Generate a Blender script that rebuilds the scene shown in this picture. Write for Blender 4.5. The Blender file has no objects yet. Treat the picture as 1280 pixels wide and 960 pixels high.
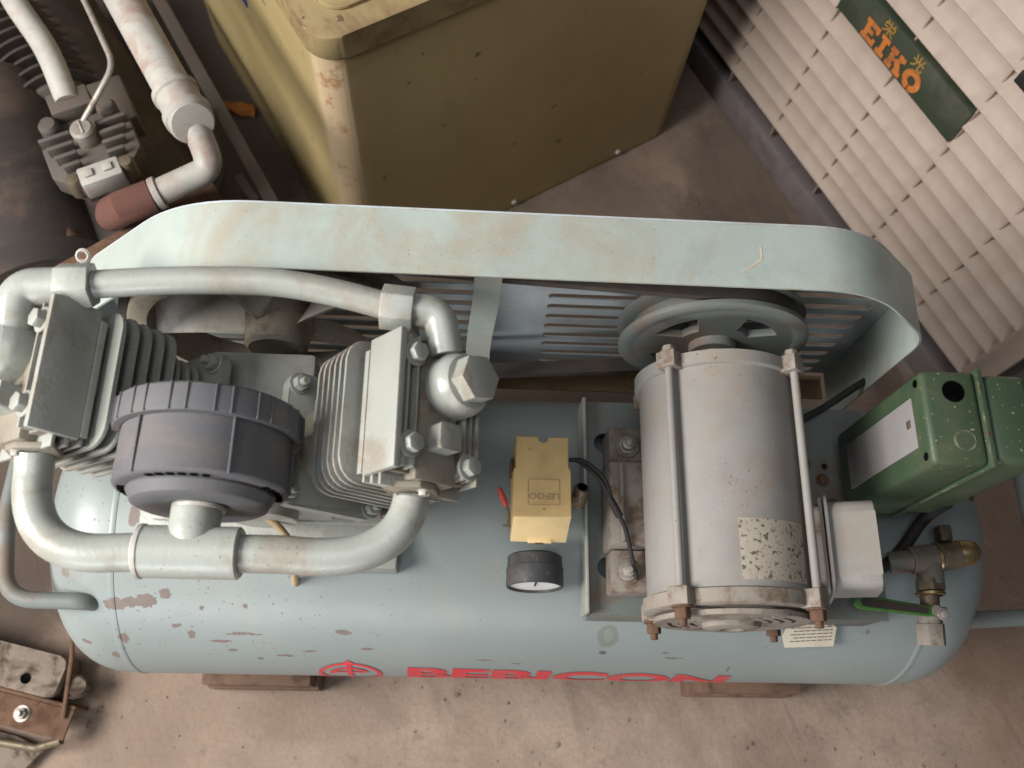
import bpy, bmesh, math, random
from mathutils import Vector, Matrix
R_ = math.radians
random.seed(7)
scene = bpy.context.scene
col = scene.collection

# ---------------------------------------------------------------- camera, world, lamps, exposure
def look(th, yaw, roll):
    f = Vector((0, math.sin(th), -math.cos(th))); u = Vector((0, math.cos(th), math.sin(th))); r = Vector((1, 0, 0))
    Rz = Matrix.Rotation(yaw, 3, 'Z'); f, u, r = Rz @ f, Rz @ u, Rz @ r
    r2 = math.cos(roll) * r + math.sin(roll) * u; u2 = -math.sin(roll) * r + math.cos(roll) * u
    return Matrix((r2, u2, -f)).transposed()
cam_d = bpy.data.cameras.new('camera'); cam = bpy.data.objects.new('camera', cam_d); col.objects.link(cam)
cam_d.sensor_width = 36; cam_d.lens = 36 * 1155 / 1280; cam_d.clip_start = .02; cam_d.clip_end = 60
cam.matrix_world = Matrix.Translation((-.1005, -.2603, 1.5473)) @ look(.3732, -.15344, .17716).to_4x4()
cam_d.dof.use_dof = True; cam_d.dof.focus_distance = 1.0; cam_d.dof.aperture_fstop = 5.0
scene.camera = cam
world = bpy.data.worlds.new('World'); scene.world = world; world.use_nodes = True
bgn = world.node_tree.nodes['Background']
bgn.inputs[0].default_value = (.95, .96, 1.0, 1); bgn.inputs[1].default_value = .065
def area(name, loc, target, sx, sy, power, colour):
    d = bpy.data.lights.new(name, 'AREA'); d.shape = 'RECTANGLE'; d.size = sx; d.size_y = sy; d.energy = power; d.color = colour
    o = bpy.data.objects.new(name, d); col.objects.link(o); o.location = loc
    o.rotation_euler = (Vector(target) - Vector(loc)).to_track_quat('-Z', 'Y').to_euler(); return o
area('doorway_light', (-1.85, -.40, 1.96), (-.15, .05, .5), 1.1, 1.0, 108, (1, .97, .92))
area('front_opening_light', (-.9, -3.3, 1.15), (-.2, 0, .45), 2.6, .9, 58, (.95, .98, 1.0))
area('overhead_fill', (-.3, -.1, 3.3), (-.2, 0, .3), 1.6, 1.4, 17, (.95, .98, 1.0))  # unseen fill lamp added overhead to lighten the fins and lift shadows
scene.view_settings.view_transform = 'Standard'; scene.view_settings.look = 'None'
scene.render.filter_size = 1.8; scene.view_settings.exposure = 0; scene.view_settings.gamma = 1

# ---------------------------------------------------------------- materials
MATS = {}
class NT:
    def __init__(s, name, coord='Object'):
        s.m = bpy.data.materials.new(name); s.m.use_nodes = True; s.t = s.m.node_tree; s.n = s.t.nodes; s.b = s.n['Principled BSDF']
        s.tc = s.n.new('ShaderNodeTexCoord').outputs[coord]; MATS[name] = s.m
    def link(s, a, b): s.t.links.new(a, b)
    def setin(s, sock, v):
        if isinstance(v, bpy.types.NodeSocket): s.link(v, sock)
        elif isinstance(v, (tuple, list)) and len(v) == 3 and sock.type == 'RGBA': sock.default_value = (*v, 1)
        else: sock.default_value = v
    def math(s, op, a, b=0., c=0., clamp=False):
        n = s.n.new('ShaderNodeMath'); n.operation = op; n.use_clamp = clamp
        for i, v in enumerate((a, b, c)): s.setin(n.inputs[i], v)
        return n.outputs[0]
    def noise(s, scale, detail=4, rough=.55, vec=None, dist=0., stretch=None):
        v = vec if vec is not None else s.tc
        if stretch:
            mp = s.n.new('ShaderNodeMapping'); s.link(v, mp.inputs[0]); mp.inputs['Scale'].default_value = stretch[:3]
            if len(stretch) > 3:
                m0 = s.n.new('ShaderNodeMapping'); s.link(v, m0.inputs[0]); m0.inputs['Rotation'].default_value = (0, 0, stretch[3]); s.link(m0.outputs[0], mp.inputs[0])
            v = mp.outputs[0]
        n = s.n.new('ShaderNodeTexNoise'); s.link(v, n.inputs['Vector']); n.inputs['Scale'].default_value = scale
        n.inputs['Detail'].default_value = detail; n.inputs['Roughness'].default_value = rough; n.inputs['Distortion'].default_value = dist
        return n.outputs['Fac']
    def noisec(s, scale):
        n = s.n.new('ShaderNodeTexNoise'); s.link(s.tc, n.inputs['Vector']); n.inputs['Scale'].default_value = scale; return n.outputs['Color']
    def ramp(s, v, lo, hi):                       # smooth threshold 0..1
        n = s.n.new('ShaderNodeMapRange'); n.interpolation_type = 'SMOOTHSTEP'
        s.link(v, n.inputs[0]); n.inputs[1].default_value = lo; n.inputs[2].default_value = hi; return n.outputs[0]
    def mix(s, f, a, b, kind='MIX'):
        n = s.n.new('ShaderNodeMix'); n.data_type = 'RGBA'; n.blend_type = kind
        s.setin(n.inputs[0], f); s.setin(n.inputs[6], a); s.setin(n.inputs[7], b); return n.outputs[2]
    def bump(s, h, strength=.3, dist=.002):
        n = s.n.new('ShaderNodeBump'); s.link(h, n.inputs['Height']); n.inputs['Strength'].default_value = strength; n.inputs['Distance'].default_value = dist
        s.link(n.outputs[0], s.b.inputs['Normal'])
    def out(s, c, rough=.5, metal=0., spec=.5):
        s.setin(s.b.inputs['Base Color'], c); s.setin(s.b.inputs['Roughness'], rough); s.setin(s.b.inputs['Metallic'], metal)
        s.b.inputs['Specular IOR Level'].default_value = spec; return s.m

def paint(name, c, rough=.45, dirt=(.20, .14, .09), damt=.5, dscale=9, speck=.0, speckc=(.06, .035, .02), spscale=420, var=.12, spec=.4, bumpy=.12, metal=0., edge=None):
    s = NT(name)
    big = s.noise(3.2, 3); mid = s.noise(26, 5)
    k = s.mix(s.ramp(big, .3, .7), tuple(x * (1 - var) for x in c), tuple(min(x * (1 + var), .95) for x in c))
    k = s.mix(s.math('MULTIPLY', s.ramp(mid, .42, .72), .5), k, tuple(x * .74 + .015 for x in c))
    d = s.math('MULTIPLY', s.ramp(s.noise(dscale, 7, .70, dist=.5), .47, .68), damt)
    k = s.mix(d, k, dirt)
    if speck:
        sp = s.ramp(s.noise(spscale, 1, .5), .76 - .06 * speck, .80 - .06 * speck)
        sp = s.math('MULTIPLY', sp, s.ramp(s.noise(7, 2), .42, .62)); k = s.mix(sp, k, speckc)
    if edge:
        bv = s.n.new('ShaderNodeBevel'); bv.samples = 3; bv.inputs[0].default_value = .0022
        ge = s.n.new('ShaderNodeNewGeometry'); dp = s.n.new('ShaderNodeVectorMath'); dp.operation = 'DOT_PRODUCT'
        s.link(bv.outputs[0], dp.inputs[0]); s.link(ge.outputs['Normal'], dp.inputs[1])
        em = s.math('MULTIPLY', s.ramp(dp.outputs['Value'], .995, .90), s.ramp(s.noise(34, 5, .7), .44, .62)); k = s.mix(s.math('MULTIPLY', em, .8), k, edge)
    s.out(k, s.math('ADD', rough - .08, s.math('MULTIPLY', s.math('ADD', mid, d), .22)), metal, spec)
    s.bump(s.noise(220, 4), bumpy, .0015)
    return s.m
paint('pump_paint', (.305, .312, .285), .40, (.19, .135, .09), .55, 16, .7, bumpy=.3, spec=.5, edge=(.30, .20, .13))
paint('pump_paint_dirty', (.22, .195, .155), .55, (.10, .062, .035), .9, 22, .8, edge=(.13, .075, .04))
paint('pipe_paint', (.335, .350, .322), .30, (.20, .145, .095), .5, 15, .7, spec=.6, bumpy=.2, edge=(.30, .20, .13))
paint('guard_paint', (.37, .42, .39), .42, (.33, .25, .17), .55, 7, .3, var=.10, edge=(.36, .24, .17))
paint('guard_inner', (.47, .51, .535), .5, (.24, .18, .13), .4, 8, .4)
paint('motor_paint', (.238, .225, .213), .60, (.25, .19, .135), .55, 10, .9, (.10, .07, .045), 330, var=.08)
paint('motor_casting', (.235, .205, .178), .70, (.13, .085, .055), 1., 38, .8, edge=(.20, .13, .08))
paint('base_paint', (.145, .162, .155), .52, (.16, .10, .065), .7, 11, .6)
paint('black_plastic', (.108, .106, .116), .62, (.18, .145, .125), .4, 11, 0, spec=.35)
paint('black_rubber', (.018, .017, .017), .6, (.07, .05, .04), .4, 12, 0)
paint('belt_rubber', (.055, .045, .04), .75, (.11, .08, .06), .5, 20, 0)
paint('gauge_case', (.045, .045, .05), .5, (.16, .13, .11), .4, 30, 1.0, (.2, .18, .16), 240)
paint('yellow_plastic', (.62, .43, .185), .48, (.38, .25, .11), .35, 14, .2, var=.05)
paint('yellow_light', (.80, .60, .31), .48, (.45, .30, .14), .3, 14, .1, var=.04)
paint('red_rubber', (.42, .05, .045), .45, (.2, .05, .04), .3, 20)
paint('green_paint', (.040, .068, .037), .42, (.085, .085, .045), .6, 10, .8, (.30, .25, .16), 260, var=.15, spec=.5, edge=(.34, .33, .24))
paint('green_rubber', (.055, .17, .03), .5, (.05, .05, .02), .6, 60)
paint('grey_label', (.23, .215, .215), .5, (.25, .21, .19), .4, 12, .2)
paint('rust', (.115, .062, .038), .85, (.07, .035, .02), .9, 40, 0, bumpy=.4)
paint('rust_red', (.105, .045, .034), .85, (.12, .05, .035), .8, 24, 0, bumpy=.3)
paint('dusty_brown', (.21, .135, .075), .9, (.12, .075, .04), .8, 30, 0, bumpy=.4)
paint('brass', (.30, .22, .11), .35, (.10, .07, .04), .7, 40, 0, metal=.8)
paint('brass_dull', (.16, .125, .085), .5, (.06, .045, .03), .7, 50, 0, metal=.5)
paint('zinc', (.34, .31, .28), .45, (.16, .10, .06), .7, 60, 0, metal=.4)
paint('pale_steel', (.46, .44, .40), .42, (.25, .17, .1), .5, 40, 0)
paint('black_hole', (.002, .002, .002), 1., (.002, .002, .002), 0, spec=0.)
paint('gauge_face', (.80, .80, .78), .35, (.6, .58, .52), .3, 20)
paint('paper', (.55, .49, .40), .85, (.40, .33, .24), .6, 20, 0, var=.05)
paint('ink', (.17, .14, .12), .9, (.25, .2, .16), .5, 60)
paint('red_ink', (.60, .035, .05), .45, (.32, .14, .13), .5, 30, .4, (.4, .36, .36), 200)
paint('orange_ink', (.50, .165, .035), .5, (.24, .075, .03), .9, 34)
paint('grit', (.20, .155, .125), .9, (.05, .035, .03), .9, 30)
paint('blue_ink', (.04, .06, .30), .5, (.1, .1, .2), .5, 30)
paint('gold_ink', (.33, .19, .04), .5, (.2, .1, .03), .6, 40)
paint('sign_green', (.040, .050, .034), .45, (.09, .08, .06), .6, 10, .2)
paint('grille_plastic', (.375, .295, .245), .5, (.33, .24, .19), .40, 6, .25, var=.06)
paint('rail_steel', (.16, .135, .135), .42, (.08, .055, .045), .6, 12, .3)
paint('dark_grime', (.036, .028, .025), .75, (.10, .065, .05), .7, 9, 0)
paint('old_grey', (.085, .072, .062), .6, (.09, .06, .045), .8, 14, .5)
paint('old_pipe', (.36, .345, .315), .5, (.26, .15, .115), .7, 16, .3)
paint('tan_hose', (.36, .26, .15), .55, (.22, .14, .08), .5, 40)
paint('wood', (.16, .095, .065), .85, (.07, .042, .03), .9, 26, 0, bumpy=.4)
paint('scrap_tan', (.19, .15, .115), .75, (.055, .035, .025), 1., 22, .8, bumpy=.4)
paint('orange_wrapper', (.65, .24, .04), .4, (.5, .3, .15), .5, 40)

def nameplate_mat():
    s = NT('worn_nameplate'); a = s.ramp(s.noise(200, 3, .5), .57, .61); b = s.ramp(s.noise(60, 3), .40, .52)
    k = s.mix(s.noise(12, 3), (.60, .53, .44), (.74, .66, .56)); k = s.mix(s.math('MULTIPLY', a, b), k, (.20, .165, .13)); k = s.mix(s.math('MULTIPLY', s.ramp(s.noise(420, 2, .5), .64, .68), .8), k, (.22, .18, .14))
    s.out(k, .6); s.bump(a, .3, .001)
nameplate_mat()

def tank_mat():
    s = NT('tank_paint'); c = (.218, .248, .246)
    sep = s.n.new('ShaderNodeSeparateXYZ'); s.link(s.tc, sep.inputs[0]); X, Y, Z = sep.outputs
    arc = s.math('MULTIPLY', s.math('ARCTAN2', s.math('SUBTRACT', Z, .3), s.math('MULTIPLY', Y, -1)), .185)   # 0 at the front, grows upward
    nz = s.n.new('ShaderNodeTexNoise'); s.link(s.tc, nz.inputs['Vector']); nz.inputs['Scale'].default_value = 70; nz.inputs['Detail'].default_value = 6; nz.inputs['Roughness'].default_value = .7
    sc = s.n.new('ShaderNodeSeparateColor'); s.link(nz.outputs['Color'], sc.inputs[0])
    wx = s.math('ADD', X, s.math('MULTIPLY', s.math('SUBTRACT', sc.outputs[0], .5), .010))
    wa = s.math('ADD', arc, s.math('MULTIPLY', s.math('SUBTRACT', sc.outputs[1], .5), .012)); rag = s.math('MULTIPLY', s.math('SUBTRACT', s.noise(230, 3, .6), .5), 2.2)
    big = s.noise(2.4, 3); mid = s.noise(30, 5)
    k = s.mix(s.ramp(big, .3, .7), tuple(x * .92 for x in c), tuple(x * 1.08 for x in c))
    dust = s.math('MULTIPLY', s.ramp(s.noise(5, 6, .6, dist=.5), .5, .8), .35)
    k = s.mix(dust, k, (.30, .285, .26))
    strk = s.math('MULTIPLY', s.ramp(s.noise(6, 5, .6, stretch=(3, 1, 1)), .56, .75), .25); k = s.mix(strk, k, (.30, .24, .18))
    def ell(x, ang, rx, ra):
        ca = (180 - ang) * math.pi / 180 * .185
        dx = s.math('DIVIDE', s.math('SUBTRACT', wx, x), rx); da = s.math('DIVIDE', s.math('SUBTRACT', wa, ca), ra)
        return s.math('ADD', s.math('MULTIPLY', dx, dx), s.math('MULTIPLY', da, da))
    chips = [(-.487, 130, .013, .0085), (-.468, 129, .010, .007), (-.452, 128.6, .013, .0095), (-.430, 125.6, .0075, .007),
             (-.483, 145.8, .0055, .009), (-.345, 142.6, .022, .0022), (-.372, 146.5, .013, .0024), (-.405, 143, .005, .006), (-.420, 139, .006, .003),
             (-.227, 141, .009, .0042), (-.20, 150, .008, .003), (-.53, 150, .006, .004), (-.545, 118, .006, .011), (-.50, 157, .004, .007), (-.36, 152, .006, .0025),
             (-.30, 155, .010, .0022), (-.27, 152, .009, .0022), (-.33, 158, .004, .003), (-.467, 98, .006, .012), (-.445, 101, .005, .009), (-.39, 131, .003, .003),
             (-.34, 130, .003, .003), (.17, 152, .013, .002), (.16, 149, .006, .0015), (.245, 160, .002, .010), (.40, 136, .003, .003), (-.06, 156, .010, .0018), (-.02, 158, .007, .0015)]
    m = None
    for e in chips:
        v = s.math('LESS_THAN', s.math('ADD', ell(*e), rag), 1.0); m = v if m is None else s.math('MAXIMUM', m, v)
    sp = s.math('GREATER_THAN', s.noise(210, 2), .70); sp = s.math('MULTIPLY', sp, s.math('LESS_THAN', X, -.16)); m = s.math('MAXIMUM', m, sp)
    sp2 = s.math('MULTIPLY', s.math('GREATER_THAN', s.noise(190, 2), .75), 1.); m = s.math('MAXIMUM', m, sp2)
    k = s.mix(m, k, s.mix(s.noise(60), (.115, .088, .076), (.20, .16, .145)))
    e1 = ell(.086, 140.5, .013, .018); ring = s.math('MULTIPLY', s.ramp(e1, 1.25, .75), .6)
    k = s.mix(ring, k, (.125, .135, .105)); k = s.mix(s.math('MULTIPLY', s.ramp(ell(.086, 140, .006, .010), 1.3, .8), .3), k, (.27, .29, .25))
    k = s.mix(s.math('MULTIPLY', s.ramp(ell(.083, 149.5, .005, .004), 1.2, .7), .8), k, (.06, .06, .055))
    k = s.mix(s.math('MULTIPLY', s.ramp(ell(-.535, 112, .022, .035), 1.3, .5), .5), k, (.20, .19, .18))
    s.out(k, s.math('ADD', .30, s.math('MULTIPLY', s.math('ADD', mid, m), .2)), 0, .5)
    s.bump(s.math('SUBTRACT', s.math('MULTIPLY', s.noise(160, 3), .25), s.math('MULTIPLY', m, .6)), .25, .0012)
tank_mat()

def floor_mat():
    s = NT('concrete')
    a = s.noise(2.2, 5, .6); b = s.noise(14, 8, .68, dist=.3); f = s.noise(130, 5, .7)
    k = s.mix(s.ramp(a, .3, .7), (.225, .160, .122), (.345, .262, .208))
    k = s.mix(s.math('MULTIPLY', s.ramp(b, .42, .72), .55), k, (.20, .150, .118))
    k = s.mix(s.math('MULTIPLY', s.ramp(s.noise(5.5, 6, .65), .55, .75), .5), k, (.40, .335, .285))
    k = s.mix(s.math('MULTIPLY', s.ramp(s.noise(22, 5, .6), .60, .72), .45), k, (.15, .10, .075))
    scr = s.math('MULTIPLY', s.ramp(s.noise(3.4, 2, .5, stretch=(4, .9, 1, R_(-24)), dist=.8), .52, .75), s.ramp(s.noise(3, 3), .45, .6))
    k = s.mix(s.math('MULTIPLY', scr, .5), k, (.17, .13, .105))
    scr2 = s.math('MULTIPLY', s.ramp(s.noise(6, 2, .5, stretch=(4, .7, 1, R_(-28)), dist=.9), .56, .75), s.ramp(s.noise(5, 3), .45, .6)); k = s.mix(s.math('MULTIPLY', scr2, .4), k, (.40, .34, .29))
    k = s.mix(s.math('MULTIPLY', s.ramp(f, .4, .75), .35), k, (.15, .115, .095))
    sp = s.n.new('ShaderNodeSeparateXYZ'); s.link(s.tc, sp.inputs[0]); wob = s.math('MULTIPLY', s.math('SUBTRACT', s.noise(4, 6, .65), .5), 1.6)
    def shade_and_stain(x, y, rx, ry, amt, c):
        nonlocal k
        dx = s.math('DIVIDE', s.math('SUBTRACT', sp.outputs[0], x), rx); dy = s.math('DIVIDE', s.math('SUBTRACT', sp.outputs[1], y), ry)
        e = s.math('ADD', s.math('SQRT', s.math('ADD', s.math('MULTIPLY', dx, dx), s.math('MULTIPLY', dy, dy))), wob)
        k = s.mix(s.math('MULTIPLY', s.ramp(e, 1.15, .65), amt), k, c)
    shade_and_stain(-.95, .15, .36, .42, .85, (.050, .036, .029)); shade_and_stain(-.70, .95, .45, .5, .8, (.050, .036, .030)); shade_and_stain(.05, .42, .62, .20, .85, (.060, .042, .030)); shade_and_stain(.15, .60, .5, .22, .55, (.085, .062, .048)); shade_and_stain(.45, .80, .16, .22, .6, (.075, .055, .043))  # shaded floor at left and behind the guard, painted in as dark patches
    shade_and_stain(.78, .05, .18, .30, .55, (.17, .095, .06)); shade_and_stain(-.30, -.22, .14, .05, .2, (.10, .078, .065)); shade_and_stain(.42, -.27, .10, .06, .25, (.12, .085, .068))  # reddish floor at right, then shade below the tank painted as two blobs
    s.out(k, .85, 0, .3)
    h = s.math('ADD', s.math('MULTIPLY', b, 1.0), s.math('ADD', s.math('MULTIPLY', f, .35), s.math('MULTIPLY', scr, -.5)))
    s.bump(h, .5, .006)
floor_mat()

def cabinet_mat():
    s = NT('cabinet_paint'); c = (.40, .33, .155)
    k = s.mix(s.ramp(s.noise(2.5, 4), .3, .7), (.33, .25, .115), (.41, .32, .16))
    k = s.mix(s.math('MULTIPLY', s.ramp(s.noise(6, 6, .6, stretch=(1, 1, .4)), .55, .8), .4), k, (.20, .14, .07))
    k = s.mix(s.math('MULTIPLY', s.ramp(s.noise(38, 4), .66, .73), .7), k, (.10, .055, .03))
    def lin(nx, ny, x0, y0):
        sp = s.n.new('ShaderNodeSeparateXYZ'); s.link(s.tc, sp.inputs[0])
        return s.math('ADD', s.math('MULTIPLY', s.math('SUBTRACT', sp.outputs[0], x0), nx), s.math('MULTIPLY', s.math('SUBTRACT', sp.outputs[1], y0), ny))
    d = s.math('ADD', s.math('ABSOLUTE', lin(.851, .525, -.2905, .533)), s.math('ABSOLUTE', lin(-.525, .851, -.2905, .533)))
    wear = s.math('MULTIPLY', s.ramp(s.math('ADD', d, s.math('MULTIPLY', s.noise(16, 5, .7), .06)), .085, .05), .75)
    k = s.mix(wear, k, s.mix(s.ramp(s.noise(30, 5, .7), .55, .68), (.46, .35, .24), (.28, .12, .06)))
    s.out(k, .5, 0, .4); s.bump(s.noise(60, 4), .08, .002)
cabinet_mat()
paint('cabinet_lid', (.31, .235, .115), .5, (.16, .09, .045), .8, 13, .9, (.08, .04, .025), 60)
paint('cabinet_edge', (.46, .37, .24), .5, (.30, .14, .07), .8, 22, .5, (.3, .1, .05), 70)

# ---------------------------------------------------------------- mesh helpers
class MB:
    def __init__(s): s.bm = bmesh.new()
    def join(s, b, M=None):
        if M is not None: bmesh.ops.transform(b, matrix=M, verts=b.verts)
        bmesh.ops.recalc_face_normals(b, faces=b.faces)
        me = bpy.data.meshes.new('tmp'); b.to_mesh(me); b.free(); s.bm.from_mesh(me); bpy.data.meshes.remove(me); return s
    def box(s, lo, hi, bev=.0015, M=None, seg=2):
        b = bmesh.new(); lo, hi = Vector(lo), Vector(hi); c = (lo + hi) / 2; d = hi - lo
        bmesh.ops.create_cube(b, size=1, matrix=Matrix.Translation(c) @ Matrix.Diagonal((abs(d.x), abs(d.y), abs(d.z), 1)))
        if bev: bmesh.ops.bevel(b, geom=b.edges[:], offset=min(bev, .45 * min(map(abs, d))), segments=seg, profile=.5, affect='EDGES', clamp_overlap=True)
        return s.join(b, M)
    def lathe(s, prof, p0, axis, n=48, M=None):          # prof: (distance along the axis, radius)
        p0 = Vector(p0); a = Vector(axis).normalized(); u = a.orthogonal().normalized(); v = a.cross(u); b = bmesh.new(); rings = []
        for h, r in prof:
            if r < 1e-6: rings.append([b.verts.new(p0 + a * h)])
            else: rings.append([b.verts.new(p0 + a * h + (u * math.cos(2 * math.pi * i / n) + v * math.sin(2 * math.pi * i / n)) * r) for i in range(n)])
        for A, B in zip(rings, rings[1:]):
            for i in range(n):
                j = (i + 1) % n
                if len(A) == 1 and len(B) == 1: continue
                if len(A) == 1: b.faces.new((A[0], B[i], B[j]))
                elif len(B) == 1: b.faces.new((A[i], A[j], B[0]))
                else: b.faces.new((A[i], A[j], B[j], B[i]))
        return s.join(b, M)
    def cyl(s, p0, p1, r, n=24, bev=.001, M=None, r1=None):
        p0, p1 = Vector(p0), Vector(p1); L = (p1 - p0).length; r1 = r if r1 is None else r1; bev = min(bev, r * .4, r1 * .4, L * .4)
        return s.lathe([(0, 0), (0, r - bev), (bev, r), (L - bev, r1), (L, r1 - bev), (L, 0)], p0, p1 - p0, n, M)
    def prism(s, pts, h0, h1, M=None, bev=0.):            # polygon in local xy, thickness in z
        b = bmesh.new(); A = [b.verts.new((x, y, h0)) for x, y in pts]; B = [b.verts.new((x, y, h1)) for x, y in pts]
        b.faces.new(A); b.faces.new(B); n = len(pts)
        for i in range(n): b.faces.new((A[i], A[(i + 1) % n], B[(i + 1) % n], B[i]))
        if bev: bmesh.ops.bevel(b, geom=b.edges[:], offset=bev, segments=2, profile=.5, affect='EDGES', clamp_overlap=True)
        return s.join(b, M)
    def tube(s, pts, r, n=18, cap=True, M=None):
        pts = [Vector(p) for p in pts]; b = bmesh.new(); rings = []; rs = r if isinstance(r, (list, tuple)) else [r] * len(pts)
        T = [(pts[min(i + 1, len(pts) - 1)] - pts[max(i - 1, 0)]).normalized() for i in range(len(pts))]
        u = T[0].orthogonal().normalized()
        for p, t, rr in zip(pts, T, rs):
            u = (u - t * u.dot(t)).normalized(); v = t.cross(u)
            rings.append([b.verts.new(p + (u * math.cos(2 * math.pi * i / n) + v * math.sin(2 * math.pi * i / n)) * rr) for i in range(n)])
        for A, B in zip(rings, rings[1:]):
            for i in range(n): b.faces.new((A[i], A[(i + 1) % n], B[(i + 1) % n], B[i]))
        if cap: b.faces.new(rings[0]); b.faces.new(rings[-1])
        return s.join(b, M)
    def ribbon(s, pts, y0, y1, th):                       # strip following (x, z) points, width along y, thickness to the inside
        b = bmesh.new(); n = len(pts); P = [Vector((p[0], 0, p[1])) for p in pts]; rows = []
        for i in range(n):
            t = (P[min(i + 1, n - 1)] - P[max(i - 1, 0)]).normalized(); nn = Vector((t.z, 0, -t.x)) * th
            rows.append([b.verts.new(P[i] + Vector((0, y0, 0))), b.verts.new(P[i] + Vector((0, y1, 0))), b.verts.new(P[i] + nn + Vector((0, y1, 0))), b.verts.new(P[i] + nn + Vector((0, y0, 0)))])
        for A, B in zip(rows, rows[1:]):
            for i in range(4): b.faces.new((A[i], A[(i + 1) % 4], B[(i + 1) % 4], B[i]))
        b.faces.new(rows[0]); b.faces.new(rows[-1]); return s.join(b)
    def mesh(s, name, sharp=35):
        me = bpy.data.meshes.new(name); s.bm.to_mesh(me); s.bm.free()
        for p in me.polygons: p.use_smooth = True
        me.set_sharp_from_angle(angle=R_(sharp)); return me

def fillet(pts, r, k=7):
    pts = [Vector(p) for p in pts]; out = [pts[0]]
    for i in range(1, len(pts) - 1):
        a, b, c = pts[i - 1], pts[i], pts[i + 1]; d1 = (a - b); d2 = (c - b); rr = r[i - 1] if isinstance(r, (list, tuple)) else r
        L = min(rr, d1.length * .49, d2.length * .49); p, q = b + d1.normalized() * L, b + d2.normalized() * L
        for j in range(k + 1):
            t = j / k; out.append(p * (1 - t) ** 2 + b * 2 * t * (1 - t) + q * t ** 2)
    return out + [pts[-1]]
def rrect(x0, y0, x1, y1, r, k=5):
    out = []
    for cx, cy, a0 in ((x1 - r, y1 - r, 0), (x0 + r, y1 - r, 90), (x0 + r, y0 + r, 180), (x1 - r, y0 + r, 270)):
        out += [(cx + r * math.cos(R_(a0 + 90 * i / k)), cy + r * math.sin(R_(a0 + 90 * i / k))) for i in range(k + 1)]
    return out
def circ(cx, cy, r, n=28): return [(cx + r * math.cos(2 * math.pi * i / n), cy + r * math.sin(2 * math.pi * i / n)) for i in range(n)]
def hexa(r, rot=0): return [(r * math.cos(R_(60 * i + rot)), r * math.sin(R_(60 * i + rot))) for i in range(6)]
def curve_mesh(cu):
    o = bpy.data.objects.new('tmp', cu); col.objects.link(o); dg = bpy.context.evaluated_depsgraph_get(); dg.update()
    me = bpy.data.meshes.new_from_object(o.evaluated_get(dg)); bpy.data.objects.remove(o); bpy.data.curves.remove(cu); return me
def plate(loops, th, M=None, bevel=0.):                   # first loop is the outline, the others are holes
    cu = bpy.data.curves.new('tmp', 'CURVE'); cu.dimensions = '2D'; cu.fill_mode = 'BOTH'; cu.extrude = th / 2; cu.bevel_depth = bevel
    for L in loops:
        sp = cu.splines.new('POLY'); sp.points.add(len(L) - 1); sp.use_cyclic_u = True
        for p, q in zip(sp.points, L): p.co = (q[0], q[1], 0, 1)
    me = curve_mesh(cu); me.materials.clear()
    if M is not None: me.transform(M)
    for p in me.polygons: p.use_smooth = False
    return me
def text_mesh(body, size, extrude=.0, offset=0., xs=1., align='LEFT'):
    cu = bpy.data.curves.new('tmp', 'FONT'); cu.body = body; cu.size = size; cu.extrude = extrude; cu.offset = offset; cu.align_x = align; cu.resolution_u = 6
    me = curve_mesh(cu); me.materials.clear(); me.transform(Matrix.Diagonal((xs, 1, 1, 1))); return me
def frame(o, x, y, z):
    M = Matrix.Identity(4)
    for i, v in enumerate((x, y, z)):
        for j in range(3): M[j][i] = Vector(v)[j]
    for j in range(3): M[j][3] = Vector(o)[j]
    return M
def along(p, d, up=None):                                  # local z along d
    d = Vector(d).normalized(); x = Vector(up).cross(d).normalized() if up else d.orthogonal().normalized(); return frame(p, x, d.cross(x), d)

def link(name, me, mat, parent=None, M=None, label=None):
    if isinstance(me, MB): me = me.mesh(name)
    if not me.materials: me.materials.append(MATS[mat])
    o = bpy.data.objects.new(name, me); col.objects.link(o)
    if parent is not None:
        o.parent = parent; o.matrix_parent_inverse = world_of(parent).inverted()
    if M is not None: o.matrix_basis = M
    if label: o['label'] = label
    return o
def world_of(o):
    m = o.matrix_basis.copy()
    return m if o.parent is None else world_of(o.parent) @ o.matrix_parent_inverse @ m
def empty(name, loc, label, cat, group=None):
    o = bpy.data.objects.new(name, None); col.objects.link(o); o.location = loc; o.matrix_basis = Matrix.Translation(loc); tag(o, label, cat, group); return o
def tag(o, label, cat, group=None):
    o['label'] = label; o['category'] = cat
    if group: o['group'] = group
    return o
_bolts = {}
def bolt(parent, p, d, r, mat, h=None, washer=True, name='bolt', stub=False):
    key = (round(r, 4), mat, h, washer, stub)
    if key not in _bolts:
        h_ = h or r * 1.1; m = MB()
        if washer: m.cyl((0, 0, 0), (0, 0, r * .22), r * 1.35, 20, .0005)
        m.prism(hexa(r), r * .2, h_, bev=r * .12)
        if stub: m.cyl((0, 0, h_ * .9), (0, 0, h_ + r * .8), r * .5, 14, .0006)
        me = m.mesh(name); me.materials.append(MATS[mat]); _bolts[key] = me
    M = along(p, d) @ Matrix.Rotation(random.uniform(0, 1), 4, 'Z')
    return link(name, _bolts[key], mat, parent, M)

# ---------------------------------------------------------------- setting
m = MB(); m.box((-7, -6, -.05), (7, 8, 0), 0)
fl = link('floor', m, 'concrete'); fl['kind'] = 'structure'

# ---------------------------------------------------------------- the compressor
comp = empty('air_compressor', (0, 0, 0), 'grey-blue horizontal air compressor with twin finned cylinders, motor and red lettering on its tank', 'compressor')
RT, ZT = .185, .30
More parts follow.
